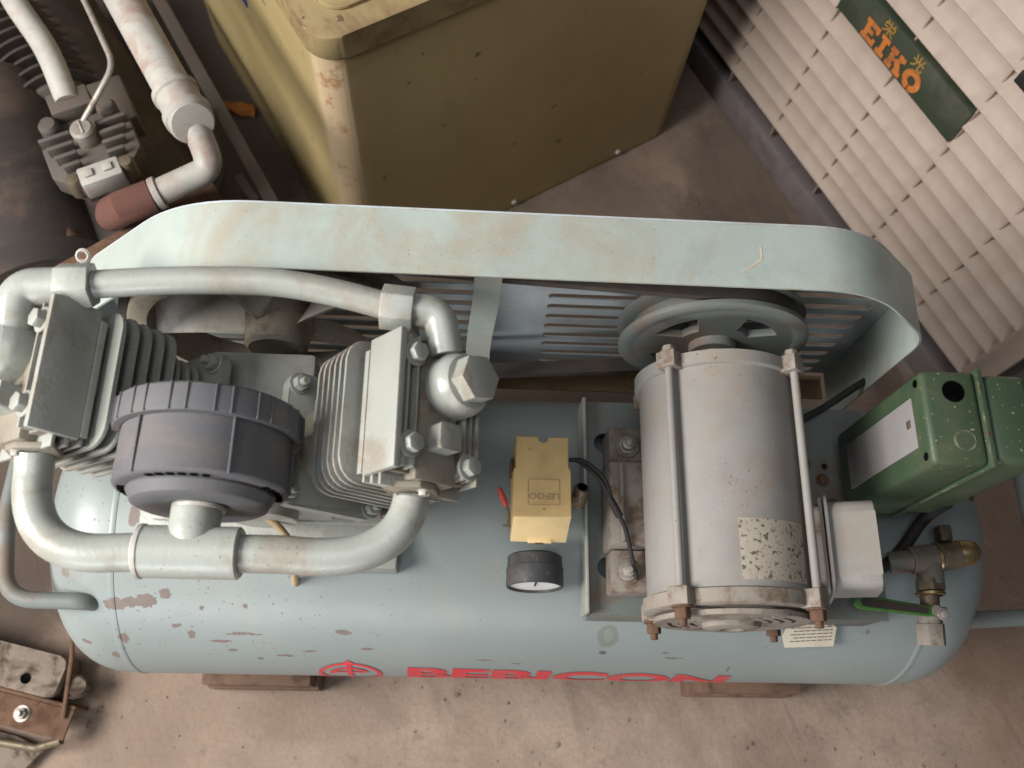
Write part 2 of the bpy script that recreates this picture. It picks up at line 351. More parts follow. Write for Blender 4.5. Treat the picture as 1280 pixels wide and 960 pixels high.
# receiver tank
prof = []
def dome(xs, xe, k=22):
    out = []
    for i in range(k + 1):
        t = i / k * math.pi / 2; out.append((xs + (xe - xs) * math.sin(t) ** (2 / 2.7), RT * max(math.cos(t), 0) ** (2 / 2.7)))
    return out
right = dome(.470, .582); left = dome(-.490, -.600)
prof = [(x, r) for x, r in reversed(left)] + [(x, RT) for x in (-.3, -.1, .1, .3)] + right
prof[0] = (prof[0][0], 0); prof[-1] = (prof[-1][0], 0)
m = MB(); m.lathe(prof, (0, 0, ZT), (1, 0, 0), 144); tank = link('receiver_tank', m, 'tank_paint', comp)
for xs in (-.490, .470):
    m = MB(); pts = []
    m.lathe([(-.0045, RT - .002), (-.003, RT + .0006), (0, RT + .0013), (.003, RT + .0006), (.0045, RT - .002)], (xs, 0, ZT), (1, 0, 0), 120)
    link('weld_seam', m, 'tank_paint', tank)
def wrap(me, M, cuts=8, lift=.0007):                        # lay a flat mesh (x along tank, y upward along the arc, zero at the front) on the tank
    me.transform(M); b = bmesh.new(); b.from_mesh(me); bmesh.ops.remove_doubles(b, verts=b.verts, dist=1e-5)
    ys = [v.co.y for v in b.verts]; y0, y1 = min(ys), max(ys)
    for i in range(1, cuts):
        g = b.verts[:] + b.edges[:] + b.faces[:]; bmesh.ops.bisect_plane(b, geom=g, plane_co=(0, y0 + (y1 - y0) * i / cuts, 0), plane_no=(0, 1, 0))
    for v in b.verts:
        a = v.co.y / RT; r = RT + lift; v.co = Vector((v.co.x, -r * math.cos(a), ZT + r * math.sin(a)))
    b.to_mesh(me); b.free(); return me
t = text_mesh('BEBICON', .066, 0, .0028, 1.0); xs_ = [v.co.x for v in t.vertices]; w = max(xs_) - min(xs_)
t.transform(Matrix.Translation((-min(xs_), 0, 0))); t.transform(Matrix.Diagonal((.408 / w, 1, 1, 1)))
top = (180 - 163.2) * math.pi / 180 * RT
link('tank_lettering', wrap(t, Matrix.Translation((-.155, top - .047, 0)) @ Matrix.Rotation(R_(-1.6), 4, 'Z')), 'red_ink', tank)
em = MB(); cx, cy = -.2255, (180 - 158.6) * math.pi / 180 * RT - .043
def ringpart(r0, r1, a0, a1, k=24):
    o = [(cx + r1 * math.cos(R_(a0 + (a1 - a0) * i / k)), cy + r1 * math.sin(R_(a0 + (a1 - a0) * i / k))) for i in range(k + 1)]
    return o + [(cx + r0 * math.cos(R_(a1 + (a0 - a1) * i / k)), cy + r0 * math.sin(R_(a1 + (a0 - a1) * i / k))) for i in range(k + 1)]
def flat(b, pts): b.bm.faces.new([b.bm.verts.new((x, y, 0)) for x, y in pts])
for a in range(0, 360, 30): flat(em, ringpart(.034, .0395, a, a + 30, 4))
for a in range(20, 161, 20): flat(em, ringpart(.020, .0255, a, a + 20, 3))
for a in (90, 210, 330):
    d = R_(a); px, py = math.cos(d), math.sin(d); qx, qy = -py, px
    flat(em, [(cx + px * .047, cy + py * .047), (cx + px * .036 + qx * .009, cy + py * .036 + qy * .009), (cx + px * .036 - qx * .009, cy + py * .036 - qy * .009)])
flat(em, [(cx - .003, cy - .03), (cx + .003, cy - .03), (cx + .003, cy + .034), (cx - .003, cy + .034)])
flat(em, [(cx - .018, cy + .006), (cx + .018, cy + .006), (cx + .018, cy + .011), (cx - .018, cy + .011)])
eme = em.mesh('emblem'); link('tank_emblem', wrap(eme, Matrix.Identity(4), 14, .0009), 'red_ink', tank)
# grab handles on the domes
m = MB(); m.tube(fillet([(-.500, -.116, .405), (-.520, -.118, .449), (-.606, -.118, .452), (-.622, -.02, .455), (-.622, .085, .45), (-.53, .10, .43)], [.012, .034, .01, .034]), .0095, 16)
link('handle', m, 'base_paint', tank)
m = MB(); m.tube(fillet([(.47, -.118, .41), (.648, -.106, .40), (.652, .02, .40), (.648, .11, .40), (.52, .11, .41)], [.03, .01, .03]), .0105, 16)
link('handle', m, 'base_paint', tank)
for x0, x1 in ((-.45, -.32), (.29, .42)):
    m = MB(); m.box((x0, -.15, .104), (x1, .15, .16), .004); link('tank_foot', m, 'rust', tank)
# motor base plate with an upturned lip, and the pump platform
Mz = Matrix.Translation((0, 0, .4985))
pl = plate([[(.05, -.128), (.395, -.128), (.395, .125), (.05, .125)], circ(.0735, .073, .0125), circ(.0745, -.075, .0125), circ(.300, .05, .004, 12), circ(.34, .052, .004, 12)], .004, Mz)
base = link('motor_base_plate', pl, 'base_paint', comp)
m = MB(); m.box((.046, -.128, .468), (.050, .125, .517), .001); link('lip', m, 'pipe_paint', base)
m = MB(); m.box((.055, -.1275, .44), (.39, -.1235, .4955), .001); link('skirt', m, 'base_paint', base)
m = MB(); m.box((.055, .1205, .44), (.39, .1245, .4955), .001); link('skirt', m, 'base_paint', base)
for p in ((.315, .055, .5005), (.335, .035, .5005), (.345, .005, .5005)): bolt(base, p, (0, 0, 1), .006, 'rust')
m = MB(); m.box((-.456, -.082, .455), (-.165, .115, .4985), .003)
plat = link('pump_platform', m, 'pump_paint', comp)
# belt guard
OUT = fillet([(-.515, 0, .38), (-.515, 0, .625), (-.375, 0, .767), (.300, 0, .767), (.402, 0, .662), (.402, 0, .39)], [.03, .07, .055, .03], 9)
OUT = [(p.x, p.z) for p in OUT]
guard = empty_child = bpy.data.objects.new('belt_guard', None); col.objects.link(guard); guard.parent = comp
m = MB(); m.ribbon(OUT, .150, .2195, .0022); link('guard_rim', m, 'guard_paint', guard)
def slot(x0, x1, z, h):
    r = h / 2; return [(x1 - r + r * math.cos(R_(a)), z + r * math.sin(R_(a))) for a in (90, 60, 30, 0, -30, -60, -90)] + [(x0 + r + r * math.cos(R_(a)), z + r * math.sin(R_(a))) for a in (270, 240, 210, 180, 150, 120, 90)]
holes = []
for i in range(12):
    z = .702 - i * .0272; xr = min(.380, .28 + (.766 - z) * 1.1 - .03); xl = max(-.47, -.36 - (.766 - z) * 1.0 + .03)
    holes.append(slot(-.006 + i * .0008, xr, z, .0128)); holes.append(slot(xl, -.085, z, .0128))
pl = plate([[(x, z) for x, z in OUT]] + holes, .002, frame((0, .2207, 0), (1, 0, 0), (0, 0, 1), (0, -1, 0)))
link('guard_back_panel', pl, 'guard_inner', guard)
m = MB(); m.box((-.513, .186, .374), (.40, .2185, .378), .001); link('guard_bottom_ledge', m, 'dusty_brown', guard)
m = MB(); m.box((-.513, .2125, .3782), (.40, .2188, .3815), .0008); link('ledge_edge', m, 'tan_hose', guard)
pts = fillet([(-.077, .157, .763), (-.077, .155, .70), (-.083, .150, .60), (-.080, .148, .50)], .05, 6)
m = MB(); b = bmesh.new(); rows = []
for p in pts: rows.append([b.verts.new(p + Vector((dx, dy, 0))) for dx, dy in ((-.0135, 0), (.0135, 0), (.0135, .003), (-.0135, .003))])
for A, B in zip(rows, rows[1:]):
    for i in range(4): b.faces.new((A[i], A[(i + 1) % 4], B[(i + 1) % 4], B[i]))
b.faces.new(rows[0]); b.faces.new(rows[-1]); m.join(b); link('guard_strap', m, 'guard_paint', guard)
m = MB(); m.lathe([(-.002, .006), (0, .0075), (.002, .006), (0, .0045), (-.002, .006)], (-.475, .165, .70), (0, -1, .6), 20); link('guard_eyelet', m, 'pale_steel', guard)
m = MB(); m.prism([(.1880, .1950), (.1893, .1948), (.1900, .1870), (.1893, .1800), (.1830, .1745), (.1760, .1700), (.1698, .1672), (.1690, .1684), (.1750, .1717), (.1815, .1765), (.1878, .1822), (.1884, .1870)], .7671, .7674); link('paint_scratch', m, 'paper', guard)
# flywheel, pulley, belt
FC, PC = Vector((-.304, .172, .597)), Vector((.177, .17, .62))
fw = bpy.data.objects.new('flywheel', None); col.objects.link(fw); fw.parent = comp
m = MB(); m.lathe([(-.022, .136), (-.022, .153), (-.020, .156), (-.008, .156), (-.004, .146), (.004, .146), (.008, .156), (.020, .156), (.022, .153), (.022, .136), (-.022, .136)], FC, (0, 1, 0), 90); link('flywheel_rim', m, 'pump_paint_dirty', fw)
m = MB(); m.lathe([(-.034, 0), (-.034, .030), (-.030, .034), (.02, .040), (.02, 0)], FC, (0, 1, 0), 40); link('hub', m, 'pump_paint_dirty', fw)
bl = MB(); b = bmesh.new(); rows = []
for i in range(9):
    t_ = i / 8; r = .026 + .112 * t_; tw = R_(66 - 14 * t_); w = .031 + .010 * math.sin(t_ * math.pi)
    dx, dy = math.cos(tw) * w * .5, math.sin(tw) * w * .5; th = .0035; bow = .008 * math.sin(t_ * math.pi)
    rows.append([b.verts.new((r, -dy + bow, dx)), b.verts.new((r, dy + bow, -dx)), b.verts.new((r, dy + bow + th * .5, -dx - th * 2)), b.verts.new((r, -dy + bow + th * .5, dx - th * 2))])
for A, B in zip(rows, rows[1:]):
    for i in range(4): b.faces.new((A[i], A[(i + 1) % 4], B[(i + 1) % 4], B[i]))
b.faces.new(rows[0]); b.faces.new(rows[-1]); bl.join(b); blm = bl.mesh('fan_spoke', 50)
for a in (183, 108, 36, -36, -108): link('fan_spoke', blm, 'pale_steel', fw, Matrix.Translation(FC) @ Matrix.Rotation(-R_(a), 4, 'Y'))
pu = bpy.data.objects.new('motor_pulley', None); col.objects.link(pu); pu.parent = comp
def kidney(a0, a1, r0, r1, k=10):
    o = [(r1 * math.cos(R_(a0 + (a1 - a0) * i / k)), r1 * math.sin(R_(a0 + (a1 - a0) * i / k))) for i in range(k + 1)]
    return o + [(r0 * math.cos(R_(a1 - 8 + (a0 - a1 + 16) * i / k)), r0 * math.sin(R_(a1 - 8 + (a0 - a1 + 16) * i / k))) for i in range(k + 1)]
pl = plate([circ(0, 0, .0875, 72)] + [kidney(a + 18, a + 66, .040, .071) for a in (8, 98, 188, 278)], .007, frame(PC + Vector((0, -.0120, 0)), (1, 0, 0), (0, 0, 1), (0, -1, 0)), .001)
link('pulley_web', pl, 'base_paint', pu)
m = MB(); m.lathe([(-.016, .086), (-.0175, .090), (-.0175, .100), (-.016, .1035), (-.011, .1035), (-.006, .088), (.006, .088), (.010, .1035), (.013, .1035), (.0145, .101), (.0145, .084), (-.016, .086)], PC, (0, 1, 0), 90); link('pulley_rim', m, 'base_paint', pu)
m = MB(); m.cyl(PC + Vector((0, -.026, 0)), PC + Vector((0, .02, 0)), .026, 32); link('hub', m, 'base_paint', pu)
m = MB(); m.cyl((.177, .10, .62), (.177, .15, .62), .012, 20); link('shaft', m, 'zinc', pu)
for a in (0, 90, 180, 270):
    m = MB(); m.box((.026, -.007, -.004), (.083, .010, .004), .002, Matrix.Translation(PC) @ Matrix.Rotation(-R_(a + 5), 4, 'Y')); link('pulley_rib', m, 'base_paint', pu)
d = PC - FC; L = math.hypot(d.x, d.z); th0 = math.atan2(d.z, d.x); RF, RP = .157, .089; al = math.acos((RF - RP) / L); bp = []
for i in range(25): a = th0 - al + 2 * al * i / 24; bp.append((PC.x + RP * math.cos(a), PC.z + RP * math.sin(a)))
for i in range(41): a = th0 + al + (2 * math.pi - 2 * al) * i / 40; bp.append((FC.x + RF * math.cos(a), FC.z + RF * math.sin(a)))
bp.append(bp[0])
m = MB(); m.ribbon(bp, .1615, .1785, .009); link('drive_belt', m, 'belt_rubber', comp)

# crankcase
cc = bpy.data.objects.new('crankcase', None); col.objects.link(cc); cc.parent = comp
m = MB(); m.box((-.362, .00, .50), (-.252, .118, .640), .006); link('upper_housing', m, 'pump_paint', cc)
m = MB(); m.box((-.425, -.028, .4985), (-.183, .112, .572), .008); link('lower_housing', m, 'pump_paint', cc)
m = MB(); m.box((-.44, -.034, .4985), (-.170, .118, .507), .003); link('mounting_flange', m, 'pump_paint', cc)
m = MB(); m.box((-.372, -.034, .52), (-.235, -.026, .60), .004); m.cyl((-.304, -.045, .56), (-.304, -.02, .56), .035, 32); link('front_cover', m, 'pump_paint', cc)
for x in (-.43, -.18):
    for y in (-.02, .1): bolt(cc, (x, y, .507), (0, 0, 1), .007, 'pump_paint_dirty')
m = MB(); m.cyl((-.375, .06, .60), (-.385, .06, .655), .014, 20); m.box((-.40, .05, .63), (-.37, .075, .648), .003); link('breather', m, 'pale_steel', cc)
# cylinders and heads
PHI = R_(40); sP, cP = math.sin(PHI), math.cos(PHI); W = .092
for side, tx, yc, hy in ((1, -.1515, .016, .064), (-1, -.4575, .038, .061)):
    a = Vector((side * sP, 0, cP)); tv = Vector((side * cP, 0, -sP)); F = frame((tx, yc, .80), tv, (0, 1, 0), a)
    cy_ = bpy.data.objects.new('cylinder', None); col.objects.link(cy_); cy_.parent = comp
    m = MB(); m.cyl((W / 2, 0, -.175), (W / 2, 0, -.046), .043, 40, M=F); link('barrel', m, 'pump_paint_dirty', cy_)
    finm = None
    for i in range(9):
        fp = .0105 if side > 0 else .0138; nb = 6 if side > 0 else 5
        if i < nb: ex, z_ = .019 - .0010 * i, -.058 - fp * i; yy = hy + .004
        elif i > nb + 2: continue
        else: ex, z_ = .004 - .004 * (i - nb), -.058 - fp * i; yy = hy - .010
        m = MB(); m.prism(rrect(-ex, -yy, W + ex, yy, .022), z_ - (.0028 if side > 0 else .0042), z_, F, .0008); link('fin', m, 'pump_paint', cy_)
    m = MB(); m.prism(rrect(-.012, -hy - .004, W + .012, hy + .004, .014), -.182, -.170, F, .0015); link('base_flange', m, 'pump_paint', cy_)
    for q in ((-.002, -hy + .009), (-.002, hy - .009), (W + .002, -hy + .009), (W + .002, hy - .009)): bolt(cy_, F @ Vector((q[0], q[1], -.170)), a, .0085, 'pipe_paint', stub=True)
    hd = bpy.data.objects.new('cylinder_head', None); col.objects.link(hd); hd.parent = comp
    m = MB(); m.prism(rrect(.001, -hy + .002, W - .001, hy - .002, .006), -.052, -.016, F, .002); link('head_casting', m, 'pump_paint_dirty', hd)
    m = MB(); m.box((-.003, -hy, -.046), (.004, hy, 0), .0012, F); link('side_plate', m, 'pump_paint', hd)
    m = MB(); m.box((-.004, -hy + .002, -.052), (-.0028, hy - .010, -.0455), .0008, F); link('gasket_edge', m, 'pump_paint', hd)
    for tt, y0, y1, h in ((.011, -hy + .004, hy - .002, -.004), (.0205, -hy + .004, hy - .002, -.003), (.078, -hy + .004, hy - .004, -.004), (.085, -hy + .004, hy - .004, -.004), (.0915, -hy, hy, -.002)):
        m = MB(); m.box((tt - .0014, y0, -.045), (tt + .0014, y1, h), .0008, F); link('fin', m, 'pump_paint', hd)
    m = MB(); m.box((.026, -hy - .004, -.05), (.072, hy - .006, -.008), .004, F); link('valve_chamber', m, 'pump_paint_dirty', hd)
    for k in range(3):
        m = MB(); m.box((.002, -hy - .004 - .003 * k, -.040 + .012 * k - .012), (W - .002, -hy + .004, -.038 + .012 * k - .0105), .0006, F); link('front_fin', m, 'pump_paint', hd)
    for q in ((.016, -hy + .024), (.016, hy - .020), (.082, -hy + .016), (.082, hy - .016)):
        m = MB(); m.cyl((q[0], q[1], -.03), (q[0], q[1], -.004), .0095, 20, M=F); link('bolt_boss', m, 'pump_paint', hd)
        bolt(hd, F @ Vector((q[0], q[1], -.004)), a, .0090, 'pump_paint', .010)
    # round valve cap with a hexagon on top
    cap = MB(); vx, vy = .062, hy - .040
    cap.lathe([(-.01, .030), (.006, .0305), (.012, .029), (.018, .025), (.020, .018), (.020, 0)], F @ Vector((vx, vy, 0)), a, 40); cap = link('valve_cap', cap, 'pipe_paint', hd)
    m = MB(); m.prism(hexa(.0225, 12), .018, .034, F @ Matrix.Translation((vx, vy, 0)), .0012); link('hexagon', m, 'pump_paint', cap)
    m = MB(); m.prism(rrect(-.012, -.012, .012, .012, .003), -.012, .010, F @ Matrix.Translation((.050, -hy + .035, 0)), .002); link('square_plug', m, 'pipe_paint', hd)
    # suction port flange on the front face
    c_ = F @ Vector((W / 2 - .004, -hy - .004, -.032))
    m = MB(); m.prism([(-.034, 0), (-.008, .022), (.008, .022), (.034, 0), (.008, -.022), (-.008, -.022)], 0, .006, frame(c_, tv, a, (0, -1, 0)), .001); link('port_flange', m, 'pump_paint_dirty', hd)
    bolt(hd, c_ + tv * .0 + a * .016 + Vector((0, -.006, 0)), (0, -1, 0), .004, 'pale_steel')
    if side == 1: RPORT = c_
    else: LPORT = c_
# suction manifold
ZS = .742
m = MB(); m.tube([RPORT + Vector((0, -.002, 0))] + [Vector((RPORT.x, -.054, ZS)) * (1 - t) ** 2 + Vector((RPORT.x - .002, -.124, ZS)) * 2 * t * (1 - t) + Vector((RPORT.x - .105, -.113, ZS)) * t * t for t in [i / 16 for i in range(17)]] + [(-.284, -.113, ZS)], .0164, 28); link('suction_pipe', m, 'pipe_paint', comp)
m = MB(); m.tube([LPORT + Vector((0, -.002, 0))] + [Vector((LPORT.x, -.045, ZS)) * (1 - t) ** 2 + Vector((LPORT.x + .003, -.122, ZS)) * 2 * t * (1 - t) + Vector((LPORT.x + .078, -.115, ZS)) * t * t for t in [i / 16 for i in range(17)]] + [(-.364, -.1135, ZS)], .0164, 28); link('suction_pipe', m, 'pipe_paint', comp)
tee = MB(); tee.cyl((-.368, -.113, ZS), (-.283, -.113, ZS), .0225, 36, .002); tee.lathe([(0, .019), (.012, .0235), (.022, .0215), (.048, .0215), (.050, .020), (.050, .014)], (-.3255, -.113, ZS), (0, 1, 0), 36)
tee = link('suction_tee', tee, 'pipe_paint', comp)
m = MB(); m.lathe([(-.003, .018), (0, .0235), (.0035, .0235), (.006, .018)], (-.369, -.113, ZS), (1, 0, 0), 30); link('weld_bead', m, 'pale_steel', tee)
# air filter
af = bpy.data.objects.new('air_filter', None); col.objects.link(af); af.parent = comp
FO = Vector((-.3235, 0, ZS)); NF = 72
m = MB(); m.lathe([(-.0115, .0735), (-.0585, .0745), (-.0605, .073), (-.0615, .070), (-.0615, .061), (-.0600, .060)], FO, (0, 1, 0), NF); link('filter_body', m, 'black_plastic', af)
m = MB(); m.lathe([(-.060, .0615), (-.064, .0625), (-.073, .058), (-.0755, .053), (-.0745, .030), (-.071, .022), (-.071, 0)], FO, (0, 1, 0), NF); link('filter_base_disc', m, 'black_plastic', af)
prof = [(.0135, 0), (.0150, .060), (.0145, .078), (.012, .0812), (-.0085, .0818), (-.0115, .0808), (-.0118, .0745)]
m = MB(); m.lathe(prof, FO, (0, 1, 0), NF); cap = link('filter_cap', m, 'black_plastic', af)
lug = MB(); lug.box((-.0008, -.0112, .0795), (.0008, .0125, .0828), .0004); lugm = lug.mesh('cap_rib')
for i in range(28):
    link('cap_rib', lugm, 'black_plastic', cap, Matrix.Translation(FO) @ Matrix.Rotation(R_(i * 360 / 28 + (3.2 if i % 2 else 0)), 4, 'Y'))
rib = MB(); rib.box((-.0011, -.0600, .0728), (.0011, -.0115, .0762), .0005); ribm = rib.mesh('body_rib')
for ang in (-33, 30, 95, 150, 210, 265): link('body_rib', ribm, 'black_plastic', af, Matrix.Translation(FO) @ Matrix.Rotation(R_(ang), 4, 'Y'))
vs = MB(); vs.box((-.0030, -.0624, .0635), (.0030, -.0608, .0695), .0002); vsm = vs.mesh('air_slot')
for i in range(44):
    if i % 11 < 6: link('air_slot', vsm, 'black_hole', af, Matrix.Translation(FO) @ Matrix.Rotation(R_(i * 360 / 44 - 24), 4, 'Y'))
m = MB(); m.lathe([(-.072, .0195), (-.0735, .023), (-.0765, .0225), (-.077, .018)], FO, (0, 1, 0), 32); link('neck_ring', m, 'pale_steel', af)
# discharge pipe with union nuts and elbows
ZD = .782
m = MB(); m.tube(fillet([(-.432, .118, ZD), (-.36, .126, ZD), (-.27, .128, ZD), (-.215, .120, ZD - .002), (-.172, .110, ZD - .004)], .05, 8), .0128, 26); dp = link('discharge_pipe', m, 'pipe_paint', comp)
m = MB(); m.prism(hexa(.0215, 8), -.015, .015, along((-.447, .116, ZD), (1, .08, 0), (0, 0, 1)), .0015); link('union_nut', m, 'pipe_paint', comp)
m = MB(); m.prism(hexa(.0215, 20), -.015, .015, along((-.160, .108, ZD - .004), (1, -.08, 0), (0, 0, 1)), .0015); link('union_nut', m, 'pipe_paint', comp)
m = MB(); m.tube(fillet([(-.455, .115, ZD), (-.494, .112, ZD), (-.500, .085, ZD - .005), (-.498, .06, ZD - .03)], [.03, .02], 8), .0175, 24); link('elbow', m, 'pipe_paint', comp)
m = MB(); m.tube(fillet([(-.150, .107, ZD - .004), (-.122, .106, ZD - .006), (-.114, .066, ZD - .012)], .03, 10), .0155, 24); link('elbow', m, 'pipe_paint', comp)
m = MB(); m.lathe([(-.0015, .005), (0, .007), (.0015, .005), (0, .0035), (-.0015, .005)], (-.450, .150, .775), (0, -.6, 1), 20); link('pipe_eyelet', m, 'pale_steel', comp)
# oil hose under the filter
m = MB(); m.tube(fillet([(-.345, -.028, .57), (-.30, -.040, .568), (-.276, -.062, .55), (-.276, -.085, .51), (-.283, -.095, .45)], .03, 8), .004, 12); link('oil_hose', m, 'tan_hose', comp)

# motor
mo = bpy.data.objects.new('electric_motor', None); col.objects.link(mo); mo.parent = comp
MC = Vector((.177, 0, .618)); RM = .0820
m = MB(); m.lathe([(-.126, RM - .002), (-.126, RM), (.100, RM), (.100, RM - .002)], MC, (0, 1, 0), 96); link('motor_shell', m, 'motor_paint', mo)
for y0, y1, s_ in ((.098, .114, 1), (-.140, -.124, -1)):
    m = MB(); m.lathe([(y0, 0), (y0, RM + .002), (y0 + .0015, RM + .0045), (y1 - .0015, RM + .0045), (y1, RM + .001), (y1, 0)], MC, (0, 1, 0), 96)
    fl_ = link('end_bell', m, 'motor_casting' if s_ < 0 else 'motor_paint', mo)
    for a_ in (45, 135, 225, 315):
        d_ = R_(a_); p = MC + Vector((math.cos(d_) * .091, 0, math.sin(d_) * .091))
        m = MB(); m.box((-.011, y0 - .001, -.012), (.011, y1 + .001, .0085), .002, Matrix.Translation(p) @ Matrix.Rotation(-d_ + math.pi / 2, 4, 'Y')); link('ear', m, 'motor_casting', fl_)
        if s_ < 0: bolt(mo, p + Vector((0, y0 - .001, 0)), (0, -1, 0), .0078, 'rust', .012, stub=True)
        else: bolt(mo, p + Vector((0, y1, 0)), (0, 1, 0), .007, 'motor_casting', .008)
for a_ in (45, 135, 225, 315):
    d_ = R_(a_); p = MC + Vector((math.cos(d_) * .0925, 0, math.sin(d_) * .0925)); m = MB(); m.cyl(p + Vector((0, -.125, 0)), p + Vector((0, .099, 0)), .0043, 16); link('tie_rod', m, 'motor_paint', mo)
holes = [kidney(a_ + 8, a_ + 52, .040 + k * .011, .0445 + k * .011, 8) for a_ in range(0, 360, 60) for k in range(3)]
def arcslot(a0, a1, r0, r1, k=8):
    o = [(r1 * math.cos(R_(a0 + (a1 - a0) * i / k)), r1 * math.sin(R_(a0 + (a1 - a0) * i / k))) for i in range(k + 1)]
    return o + [(r0 * math.cos(R_(a1 + (a0 - a1) * i / k)), r0 * math.sin(R_(a1 + (a0 - a1) * i / k))) for i in range(k + 1)]
holes = [arcslot(a_ + 6, a_ + 54, .036 + k * .011, .0415 + k * .011) for a_ in range(0, 360, 60) for k in range(3)]
pl = plate([circ(0, 0, .076, 64)] + holes, .004, frame(MC + Vector((0, -.146, 0)), (1, 0, 0), (0, 0, 1), (0, -1, 0)), .0006); link('vent_grille', pl, 'motor_casting', mo)
m = MB(); m.lathe([(-.148, .030), (-.153, .028), (-.155, .022), (-.155, .012), (-.151, .010), (-.151, 0)], MC, (0, 1, 0), 40); link('bearing_hub', m, 'motor_casting', mo)
me = bpy.data.meshes.new('nameplate'); b = bmesh.new(); nx, ny = 14, 2; rows = []
for j in range(ny):
    rows.append([])
    for i in range(nx):
        a_ = R_(97.5 - 53 * i / (nx - 1)); rr = RM + .0009; rows[-1].append(b.verts.new((MC.x + rr * math.cos(a_), (-.060, -.118)[j], MC.z + rr * math.sin(a_))))
for i in range(nx - 1): b.faces.new((rows[0][i], rows[0][i + 1], rows[1][i + 1], rows[1][i]))
bmesh.ops.solidify(b, geom=b.faces[:], thickness=-.0005); bmesh.ops.recalc_face_normals(b, faces=b.faces); b.to_mesh(me); b.free()
link('nameplate', me, 'worn_nameplate', mo, label='worn speckled cream metal nameplate on the motor shell')
for a_ in (100, 42):
    for y in (-.063, -.115): pass
# motor feet on the left, with clamps
m = MB(); m.box((.071, .035, .5008), (.122, .078, .546), .003); link('motor_foot', m, 'motor_casting', mo)
m = MB(); m.box((.071, -.108, .5008), (.122, -.062, .540), .003); link('motor_foot', m, 'motor_casting', mo)
m = MB(); m.box((.068, -.061, .5008), (.125, .034, .560), .004); m.box((.079, -.058, .558), (.084, .030, .566), .002); link('motor_cradle', m, 'motor_casting', mo)
m = MB(); m.box((.235, -.105, .5008), (.285, .08, .55), .004); link('motor_cradle', m, 'motor_casting', mo)
for p in ((.092, .056, .546), (.089, -.086, .540)):
    m = MB(); m.cyl(p, (p[0], p[1], p[2] + .002), .0145, 28); link('washer', m, 'motor_casting', mo); bolt(mo, (p[0], p[1], p[2] + .002), (0, 0, 1), .0075, 'zinc', stub=True)
# terminal box on the right of the motor
TM = frame((.262, -.076, .640), (0, 1, 0), Vector((-.30, 0, .95)).normalized(), Vector((.95, 0, .30)).normalized())
tb = bpy.data.objects.new('terminal_box', None); col.objects.link(tb); tb.parent = comp
m = MB(); m.prism(rrect(-.040, -.05, .040, .022, .008), -.012, .006, TM, .001); link('box_base', m, 'motor_casting', tb)
m = MB(); m.prism(rrect(-.047, -.055, .047, .030, .008), .006, .0085, TM, .0006); m.prism(rrect(-.049, -.057, .049, .033, .010), .010, .013, TM, .0008); link('cover_rim', m, 'motor_paint', tb)
m = MB(); m.prism(rrect(-.044, -.052, .044, .026, .014), .013, .058, TM, .007); link('cover', m, 'motor_paint', tb)

# pressure switch
ps = bpy.data.objects.new('pressure_switch', None); col.objects.link(ps); ps.parent = comp
m = MB(); m.cyl((-.010, -.012, .48), (-.010, -.012, .545), .011, 24); m.box((-.034, -.03, .527), (.014, .03, .547), .003); link('manifold', m, 'brass_dull', ps)
pl = plate([[(-.037, .046), (-.037, .013), (-.0395, .010), (-.0395, -.040), (.0195, -.040), (.0195, .010), (.0170, .013), (.0170, .046), (-.003, .046)] + [(-.009 + .0065 * math.cos(R_(a_)), .046 - .0065 * math.sin(R_(a_)) * 1.0) for a_ in (0, 30, 60, 90, 120, 150, 180)] + [(-.0155, .046)]], .050, Matrix.Translation((0, 0, .572)), .0012)
link('switch_cover', pl, 'yellow_plastic', ps)
m = MB(); m.prism([(-.040, .5715), (-.0475, .5715 - .025), (-.0565, .546), (-.058, .55), (-.0405, .5985)], -.0405, .0205, frame((0, 0, 0), (0, 1, 0), (0, 0, 1), (1, 0, 0)), .001); link('cover_front', m, 'yellow_light', ps)
m = MB(); m.box((-.022, -.060, .552), (.004, -.055, .5565), .001); link('latch', m, 'yellow_light', ps)
m = MB(); m.box((-.014, -.0612, .5535), (-.005, -.0595, .5562), .0002); link('latch_slot', m, 'rust', ps)
t = text_mesh('LEFOO', .0092, .0003, .0001, 1.15, 'CENTER'); t.transform(Matrix.Translation((-.0085, -.0195, .5985)) @ Matrix.Rotation(math.pi, 4, 'Z') @ Matrix.Translation((0, -.0035, 0))); link('raised_lettering', t, 'tan_hose', ps)
def outline(x0, y0, x1, y1, w_, z0, z1, M=None):
    mm = MB()
    for lo, hi in (((x0, y0), (x1, y0 + w_)), ((x0, y1 - w_), (x1, y1)), ((x0, y0 + w_), (x0 + w_, y1 - w_)), ((x1 - w_, y0 + w_), (x1, y1 - w_))): mm.box((lo[0], lo[1], z0), (hi[0], hi[1], z1), 0, M)
    return mm
link('raised_border', outline(-.0255, -.0285, .0085, -.0005, .0006, .597, .5988), 'tan_hose', ps)
m = MB(); m.cyl((-.024, .032, .5965), (-.024, .032, .5985), .0016, 12); m.cyl((-.0085, -.033, .5965), (-.0085, -.033, .5986), .0018, 12); link('screw', m, 'tan_hose', ps)
m = MB(); m.tube([(-.043, -.040, .552), (-.043, -.028, .556), (-.047, -.020, .56)], .0016, 10); m.box((-.049, -.042, .550), (-.038, -.040, .553), .0005); lv = link('lever', m, 'brass_dull', ps)
m = MB(); m.tube([(-.046, -.0215, .5595), (-.0475, -.018, .561), (-.0525, -.008, .565), (-.0545, -.003, .567)], [.0022, .0036, .0036, .0022], 14); link('lever_grip', m, 'red_rubber', ps)
m = MB(); m.cyl((.018, -.014, .55), (.034, -.010, .556), .008, 20); m.cyl((.034, -.014, .548), (.037, 0, .568), .0085, 20); nz = link('side_port', m, 'brass_dull', ps)
